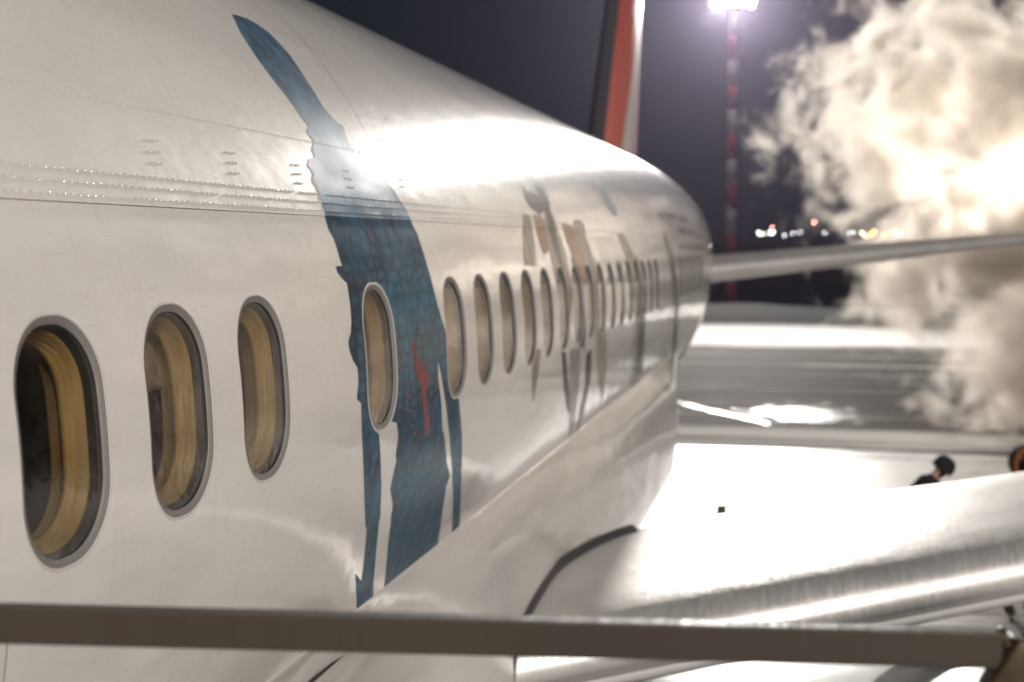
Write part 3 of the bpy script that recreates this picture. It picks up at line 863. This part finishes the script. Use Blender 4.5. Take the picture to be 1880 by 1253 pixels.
for k in range(4): mb.tube([(MAST.x, MAST.y, 20.1), (MAST.x+1.15*math.cos(k*PI/2), MAST.y+1.15*math.sin(k*PI/2), 20.1)], .05, 6)
pm(mb.build('head_ring', M_dk))
for k in range(10):
    a = -PI/2 + (k-4.5)*PI/9*.95; row = 19.75 + (k % 2)*.75
    c = Vector((MAST.x+1.3*math.cos(a), MAST.y+1.3*math.sin(a), row))
    R = (Vector((math.cos(a)*.8, math.sin(a), -.32))).to_track_quat('Y', 'Z').to_matrix()
    hb = MB(); hb.box(c - R @ Vector((0, .12, 0)), (.62, .22, .5), R); h_ = pm(hb.build('floodlight', M_dk, bevel=.03))
    lb = MB(); lb.box(c + R @ Vector((0, .006, 0)), (.54, .02, .42), R); l_ = lb.build('lens', M_lamp, smooth=False)
    l_.parent = h_; pass
# ---------------------------------------------------------------- far lamps along the horizon
spots = [(1393,428,'w',1.0),(1400,430,'y',.3),(1412,428,'w',.5),(1418,427,'w',1.5),(1418,418,'r',.6),(1441,433,'w',.35),(1456,429,'w',.25),(1469,427,'w',.55),(1495,408,'r',.9),(1514,428,'w',.55),(1560,428,'w',.25),(1567,427,'w',.35),
         (1583,428,'g',1.2),(1590,434,'r',1.0),(1600,430,'o',1.4),(1604,426,'o',1.2),(1623,431,'o',1.3),(1636,428,'o',1.6),(1641,424,'o',1.2),(1645,427,'w',2.6),(1652,430,'w',2.2),(1294,443,'p',.9)]
cols = {'w': (.95, .95, 1.0), 'y': (1, .85, .6), 'r': (1, .30, .25), 'g': (.85, 1, .55), 'o': (1, .42, .06), 'p': (1, .75, .72)}
cname = {'w': 'white', 'y': 'yellowish', 'r': 'red', 'g': 'greenish', 'o': 'orange', 'p': 'pinkish'}
place = {0: 'first right of the mast', 1: 'just beside the first white lamp right of the mast', 2: 'left one of the second pair right of the mast', 3: 'bright right one of the second pair right of the mast', 4: 'directly above the second pair of lamps',
 5: 'dim and lower, left of two dim lamps midway', 6: 'dimmest of the two lamps midway to the steam', 7: 'brighter of the two lamps midway to the steam', 8: 'standing highest of all, under the steam cloud', 9: 'alone above the bright slots of the stabilizer',
 10: 'dim, left of a pair before the orange lamps', 11: 'dim, right of a pair before the orange lamps', 12: 'leftmost lamp of the orange cluster', 13: 'lowest, left of the orange cluster', 14: 'large, left orange pair lower one', 15: 'large, left orange pair upper one',
 16: 'alone in the middle of the orange cluster', 17: 'right of the orange cluster, lower', 18: 'right of the orange cluster, upper', 19: 'bright, at the steam edge, left of two', 20: 'bright, at the steam edge, right of two', 21: 'at the edge of the fuselage above the stabilizer root'}
mlamp = {k: mat('far_lamp_'+cname[k], c, .3, emit=c, es=60 if k == 'w' else 110) for k, c in cols.items()}
M_pole = mat('lamp_pole_steel', (.05, .05, .055), .6)
for i, (px, py, k, sz) in enumerate(spots):
    D = 420 + (i*53 % 130)
    if i == 21: D = 300
    p = at_depth(px, py, D)
    e_ = empty('street_lamp', (p.x, p.y, 0))
    tag(e_, 'far %s lamp %s' % (cname[k], place[i]), 'lamp', 'far lamps along the horizon')
    mb = MB(); mb.tube([(p.x, p.y, 0), (p.x, p.y, p.z)], .09, 8); mb.box((p.x, p.y+.1, p.z+.12), (.5, .5, .12))
    o = mb.build('pole', M_pole); o.parent = e_; o.matrix_parent_inverse = e_.matrix_basis.inverted()
    r = .18*math.sqrt(max(sz, .5))
    mb = MB(); mb.lathe([(0, -r), (r*.6, -r*.8), (r, 0), (r*.8, r*.4), (0, r*.5)], p, 12)
    o = mb.build('lamp_globe', mlamp[k]); o.parent = e_; o.matrix_parent_inverse = e_.matrix_basis.inverted()
# ---------------------------------------------------------------- people
M_skin = mat('skin', (.42, .26, .19), .55); M_coat = mat('dark_coat', (.010, .011, .013), .85)
M_trs = mat('dark_trousers', (.015, .016, .02), .85); M_boot = mat('boots', (.01, .01, .01), .5)
M_vest = mat('yellow_green_vest', (.45, .48, .03), .6); M_hat = mat('black_knit_hat', (.008, .008, .009), .95)
M_navy = mat('navy_coat', (.012, .014, .022), .85); M_orf = mat('orange_hood_fur', (.16, .05, .015), .95); M_gog = mat('goggles', (.01, .01, .012), .08)
def skinned(name, joints, edges, m, parent, sub=2):
    names = list(joints); me = bpy.data.meshes.new(name)
    me.from_pydata([joints[k][0] for k in names], [(names.index(a), names.index(b)) for a, b in edges], [])
    o = bpy.data.objects.new(name, me); COL.objects.link(o)
    sk = o.modifiers.new('skin', 'SKIN'); sk.use_smooth_shade = True
    for i, k in enumerate(names):
        r = joints[k][1]; me.skin_vertices[0].data[i].radius = r if isinstance(r, tuple) else (r, r)
    me.skin_vertices[0].data[0].use_root = True
    ss = o.modifiers.new('sub', 'SUBSURF'); ss.levels = sub; ss.render_levels = sub
    dg = bpy.context.evaluated_depsgraph_get(); nm = bpy.data.meshes.new_from_object(o.evaluated_get(dg))
    o.modifiers.clear(); o.data = nm; nm.materials.clear(); nm.materials.append(m)
    for p in nm.polygons: p.use_smooth = True
    if parent: o.parent = parent
    return o
def person(loc, rotz, scale, label, lean, hooded):
    root = empty('person', loc); root.rotation_euler = (0, 0, rotz); root.scale = (scale,)*3
    tag(root, label, 'person', 'ground crew behind the wing')
    # local frame: the person faces -Y, x to the person's left; lean = forward bend of the upper body
    def up(z, y=0, x=0):          # bend about the hip at z=.95
        if z <= .95: return (x, y, z)
        d = z-.95; return (x, y*math.cos(lean) - d*math.sin(lean), .95 + d*math.cos(lean) + y*math.sin(lean))
    def arm(s):
        sh = up(1.42, 0, s*.20)
        if hooded: el = up(1.14, .02, s*.26); wr = up(.92, -.12, s*.22)
        else: el = (s*.27, sh[1]-.24, sh[2]-.14); wr = (s*.24, sh[1]-.47, sh[2]-.10)
        return sh, el, wr
    J = {'pelvis': (up(.95), (.15, .11)), 'waist': (up(1.10), (.135, .10)), 'chest': (up(1.30), (.165, .115)), 'neckb': (up(1.46), (.075, .065)), 'neck': (up(1.53), .055), 'head': (up(1.62, -.015), (.072, .088)), 'crown': (up(1.72, -.005), (.068, .085))}
    E = [('pelvis', 'waist'), ('waist', 'chest'), ('chest', 'neckb'), ('neckb', 'neck'), ('neck', 'head'), ('head', 'crown')]
    for s in (-1, 1):
        sh, el, wr = arm(s); k = 'l' if s > 0 else 'r'
        hnd = tuple(w + (w-e)*.28 for w, e in zip(wr, el))
        J.update({'sh'+k: (sh, .062), 'el'+k: (el, .043), 'wr'+k: (wr, .028), 'ha'+k: (hnd, (.040, .020)), 'hp'+k: ((s*.095, 0, .88), .085), 'kn'+k: ((s*.11, -.03, .50), .058), 'an'+k: ((s*.11, .02, .10), .040), 'to'+k: ((s*.12, -.15, .045), .038)})
        E += [('chest', 'sh'+k), ('sh'+k, 'el'+k), ('el'+k, 'wr'+k), ('wr'+k, 'ha'+k), ('pelvis', 'hp'+k), ('hp'+k, 'kn'+k), ('kn'+k, 'an'+k), ('an'+k, 'to'+k)]
    body = skinned('body', J, E, M_skin, root)
    for s in (-1, 1):
        sh, el, wr = arm(s); k = 'l' if s > 0 else 'r'; ha = Vector(J['ha'+k][0]); dirv = (ha - Vector(wr)).normalized(); sidev = Vector((1, 0, 0)); dn = dirv.cross(sidev)
        if dn.z > 0: dn = -dn
        for q, (off_, ln_) in enumerate(((-.027, .068), (-.009, .078), (.009, .073), (.027, .057))):
            a = ha + sidev*off_; b = a + dirv*ln_*.5 + dn*.006; c = b + dirv*ln_*.35 + dn*.022; d = c + dirv*ln_*.10 + dn*.026
            skinned('finger', {'a': (tuple(a), .010), 'b': (tuple(b), .009), 'c': (tuple(c), .0085), 'd': (tuple(d), .007)}, [('a', 'b'), ('b', 'c'), ('c', 'd')], M_coat, root, 1)
        a = Vector(wr).lerp(ha, .55) - sidev*s*.03; b = a - sidev*s*.03 + dirv*.03; c = b + dirv*.03 + dn*.01
        skinned('thumb', {'a': (tuple(a), .012), 'b': (tuple(b), .011), 'c': (tuple(c), .009)}, [('a', 'b'), ('b', 'c')], M_coat, root, 1)
    # coat: follows the body a little larger
    cj = {'pelvis': (up(.86), (.19, .15)), 'waist': (up(1.08), (.18, .145)), 'chest': (up(1.30), (.21, .16)), 'neckb': (up(1.47), (.10, .09)), 'col': (up(1.53), (.085, .08))}
    ce = [('pelvis', 'waist'), ('waist', 'chest'), ('chest', 'neckb'), ('neckb', 'col')]
    for s in (-1, 1):
        sh, el, wr = arm(s); k = 'l' if s > 0 else 'r'
        cj.update({'sh'+k: (sh, .092), 'el'+k: (el, .070), 'wr'+k: (wr, .052)}); ce += [('chest', 'sh'+k), ('sh'+k, 'el'+k), ('el'+k, 'wr'+k)]
    skinned('coat', cj, ce, M_navy if hooded else M_coat, root)
    tj = {'pelvis': ((0, 0, .93), (.16, .13))}; te = []
    for s in (-1, 1):
        k = 'l' if s > 0 else 'r'
        tj.update({'hp'+k: ((s*.095, 0, .84), .105), 'kn'+k: ((s*.11, -.03, .50), .080), 'an'+k: ((s*.11, .02, .13), .070)}); te += [('pelvis', 'hp'+k), ('hp'+k, 'kn'+k), ('kn'+k, 'an'+k)]
        skinned('boot', {'a': ((s*.11, .03, .16), .068), 'b': ((s*.11, .02, .06), .058), 'c': ((s*.12, -.15, .05), .048)}, [('a', 'b'), ('b', 'c')], M_boot, root, 1)
    skinned('trousers', tj, te, M_trs, root)
    hx = Vector(up(1.655, -.02)); bl = Matrix.Rotation(lean, 3, 'X')
    def hp_(x, y, z): return tuple(hx + bl @ Vector((x, y, z)))
    skinned('nose', {'a': (hp_(0, -.085, .015), .010), 'b': (hp_(0, -.110, -.018), .014)}, [('a', 'b')], M_skin, root, 1)
    mb = MB(); mb.tube([hp_(-.025, -.092, -.055), hp_(0, -.097, -.057), hp_(.025, -.092, -.055)], [.004, .007, .004], 6); o = mb.build('mouth', mat('lips', (.30, .13, .11), .5)); o.parent = root
    for s in (-1, 1):
        mb = MB(); mb.lathe([(0, -.011), (.009, -.006), (.011, 0), (.009, .006), (0, .011)], hp_(s*.031, -.088, .012), 10); o = mb.build('eye', mat('eye_white', (.5, .5, .5), .2)); o.parent = root
        mb = MB(); mb.tube([hp_(s*.078, .01, .03), hp_(s*.088, .012, .0), hp_(s*.078, .008, -.03)], [.010, .014, .008], 8); o = mb.build('ear', M_skin); o.parent = root
    if hooded:
        # wide fur-edged hood round the face, goggles
        mb = MB(); rows = []
        for (r, y_) in ((.125, -.115), (.155, -.125), (.172, -.09), (.175, -.04), (.172, .03), (.155, .10), (.11, .16), (.02, .19)):
            rows.append([hp_(r*math.cos(a)*.92, y_ + .03*max(0, -math.sin(a)), r*math.sin(a)*1.08 + .0) for a in [q*2*PI/28 for q in range(28)]])
        mb.grid(rows, close=True); mb2 = MB()
        o = mb.build('hood', M_navy); o.parent = root
        ring = [hp_(.150*math.cos(a)*.94, -.118, .150*math.sin(a)*1.1) for a in [q*2*PI/28 for q in range(29)]]
        mb2.tube(ring, [.028+.006*random.random() for _ in ring], 8); o = mb2.build('fur_trim', M_orf); o.parent = root
        mb = MB(); mb.lathe([(.0, -.03), (.05, -.03), (.06, -.02), (.06, .02), (.05, .035)], hp_(.0, -.09, .015), 16, 'Y')
        o = mb.build('goggles', M_gog); o.parent = root
        skinned('face_shade', {'a': (hp_(0, -.045, .0), (.075, .07)), 'b': (hp_(0, -.04, -.07), (.07, .07)), 'c': (hp_(0, -.01, -.15), (.075, .075))}, [('a', 'b'), ('b', 'c')], M_hat, root)  # black shell over the face stands in for its backlit shade
    else:
        mb = MB(); rows = []
        for r, z_ in ((.104, -.045), (.112, -.03), (.112, .02), (.106, .06), (.085, .098), (.05, .118), (.008, .126)):
            rows.append([hp_(r*math.cos(a)*.90, .012 + r*math.sin(a)*1.08, z_) for a in [q*2*PI/24 for q in range(24)]])
        mb.grid(rows, close=True); o = mb.build('hat', M_hat); o.parent = root
        mb = MB(); mb.tube([hp_(-.098, .0, -.01), hp_(-.108, -.005, -.06), hp_(-.085, -.02, -.09)], [.03, .034, .015], 8); mb.tube([hp_(.098, .0, -.01), hp_(.108, -.005, -.06), hp_(.085, -.02, -.09)], [.03, .034, .015], 8)
        o = mb.build('hat_flap', M_hat); o.parent = root
        skinned('vest', {'a': (up(.98), (.205, .165)), 'b': (up(1.12), (.20, .162)), 'c': (up(1.30), (.215, .168))}, [('a', 'b'), ('b', 'c')], M_vest, root)
    return root
p1 = at_depth(1737, 860, 17.2)
person((p1.x-.48, 17.2, .02), math.radians(97), 1.09, 'person in a black hat and dark coat with a yellow green vest behind the wing', math.radians(36), False)
p2 = at_depth(1878, 835, 17.0)
person((p2.x, 17.0, .02), math.radians(12), 1.08, 'person with an orange trimmed hood and dark goggles at the right edge behind the wing', .05, True)
# wheel chock lying on the bright ice
g = on_ground(1325, 945, .02)
mb = MB(); L_ = .18
vs = [(g.x+sx*L_/2, g.y+a, g.z+b) for sx in (-1, 1) for a, b in ((-.13, 0), (.13, 0), (.03, .16), (-.03, .16))]
mb.add(vs, [[0, 1, 2, 3], [7, 6, 5, 4], [0, 4, 5, 1], [1, 5, 6, 2], [2, 6, 7, 3], [3, 7, 4, 0]])
o = mb.build('wheel_chock', mat('chock_rubber', (.05, .055, .02), .8), bevel=.012); tag(o, 'small dark green wheel chock lying alone on the glaring ice behind the wing', 'wheel chock')
# ---------------------------------------------------------------- steam (a voxel cloud grown from noise)
STEAM_D = 2.1; HAZE = .0001
LO = Vector((-1.9, 31.0, .1)); HI = Vector((15.5, 37.4, 12.3)); VX = .06
def steam():
    m = bpy.data.materials.new('steam'); m.use_nodes = True; t = NT(m); nt = m.node_tree
    nt.nodes.remove(t.b); out = nt.nodes['Material Output']
    pv = t.n('ShaderNodeVolumePrincipled'); t.l(pv.outputs[0], out.inputs['Volume'])
    pv.inputs['Color'].default_value = (.925, .855, .78, 1); pv.inputs['Anisotropy'].default_value = .46
    pv.inputs['Density'].default_value = 1.0
    return m
M_steam = steam()
M_steam.cycles.volume_step_rate = 2.5
ng = bpy.data.node_groups.new('steam_grid', 'GeometryNodeTree')
ng.interface.new_socket('Geometry', in_out='INPUT', socket_type='NodeSocketGeometry')
ng.interface.new_socket('Geometry', in_out='OUTPUT', socket_type='NodeSocketGeometry')
t = NT.__new__(NT); t.t = ng; t.b = None
P_ = t.n('GeometryNodeInputPosition').outputs[0]
wn_ = t.n('ShaderNodeTexNoise'); wn_.inputs['Scale'].default_value = .45; wn_.inputs['Detail'].default_value = 2; t.l(P_, wn_.inputs['Vector'])
wv = t.n('ShaderNodeVectorMath', operation='MULTIPLY_ADD'); t.l(wn_.outputs['Color'], wv.inputs[0]); wv.inputs[1].default_value = (1.6, 1.6, 1.6); t.l(P_, wv.inputs[2])
wp = t.n('ShaderNodeVectorMath', operation='SUBTRACT'); t.l(wv.outputs[0], wp.inputs[0]); wp.inputs[1].default_value = (.8, .8, .8)
Yp = 34.0; k = Yp/Fpx/math.cos(YAW)
blobs = [(1695,215,185,180),(1850,190,240,170),(1735,400,120,100),(1830,430,190,190),(1890,640,125,250),(1690,530,125,75),(1635,310,95,90),(1645,165,110,105),(1720,30,110,60),(2110,380,300,420),(2420,420,270,330)]
best = None
for px, py, rx, ry in blobs:
    q = at_depth(px, py, Yp)
    s_ = t.n('ShaderNodeVectorMath', operation='SUBTRACT'); t.l(wp.outputs[0], s_.inputs[0]); s_.inputs[1].default_value = q
    d_ = t.n('ShaderNodeVectorMath', operation='MULTIPLY'); t.l(s_.outputs[0], d_.inputs[0])
    d_.inputs[1].default_value = (1/(rx*k), 1/min(2.9, max(1.2, (rx+ry)/2*k)), 1/(ry*k))
    l_ = t.n('ShaderNodeVectorMath', operation='LENGTH'); t.l(d_.outputs[0], l_.inputs[0])
    best = l_.outputs['Value'] if best is None else t.math('MINIMUM', best, l_.outputs['Value'])
f1 = t.noise(wp.outputs[0], 1.1, 7, .60, .3)
dens = t.math('SUBTRACT', 1.0, best)
dens = t.math('MULTIPLY_ADD', t.math('SUBTRACT', f1, .52), 5.0, dens)
dens = t.math('MULTIPLY', dens, STEAM_D)
dens = t.math('MINIMUM', t.math('MAXIMUM', dens, 0), STEAM_D*1.1)
vc_ = t.n('GeometryNodeVolumeCube'); t.l(dens, vc_.inputs['Density'])
vc_.inputs['Min'].default_value = LO; vc_.inputs['Max'].default_value = HI
for ax_, i in (('Resolution X', 0), ('Resolution Y', 1), ('Resolution Z', 2)): vc_.inputs[ax_].default_value = int((HI[i]-LO[i])/VX)
sm_ = t.n('GeometryNodeSetMaterial'); sm_.inputs['Material'].default_value = M_steam; t.l(vc_.outputs[0], sm_.inputs[0])
go_ = t.n('NodeGroupOutput'); t.l(sm_.outputs[0], go_.inputs[0])
mb = MB(); mb.box((LO+HI)/2, HI-LO)
so = mb.build('steam', M_steam, smooth=False)
gm = so.modifiers.new('grid', 'NODES'); gm.node_group = ng
tag(so, 'billowing steam cloud lit from behind beyond the right side stabilizer', 'steam', kind='stuff')
sc.cycles.volume_max_steps = 256

# ---------------------------------------------------------------- cold haze in the air
M_haze = bpy.data.materials.new('haze'); M_haze.use_nodes = True; t = NT(M_haze); M_haze.node_tree.nodes.remove(t.b)
hv = t.n('ShaderNodeVolumePrincipled'); hv.inputs['Color'].default_value = (.74, .66, .92, 1); hv.inputs['Density'].default_value = HAZE
hv.inputs['Anisotropy'].default_value = .84
t.l(hv.outputs[0], M_haze.node_tree.nodes['Material Output'].inputs['Volume'])
mb = MB(); mb.box((0, 330, 14.5), (700, 840, 31)); ho = mb.build('haze', M_haze, smooth=False); tag(ho, kind='stuff')
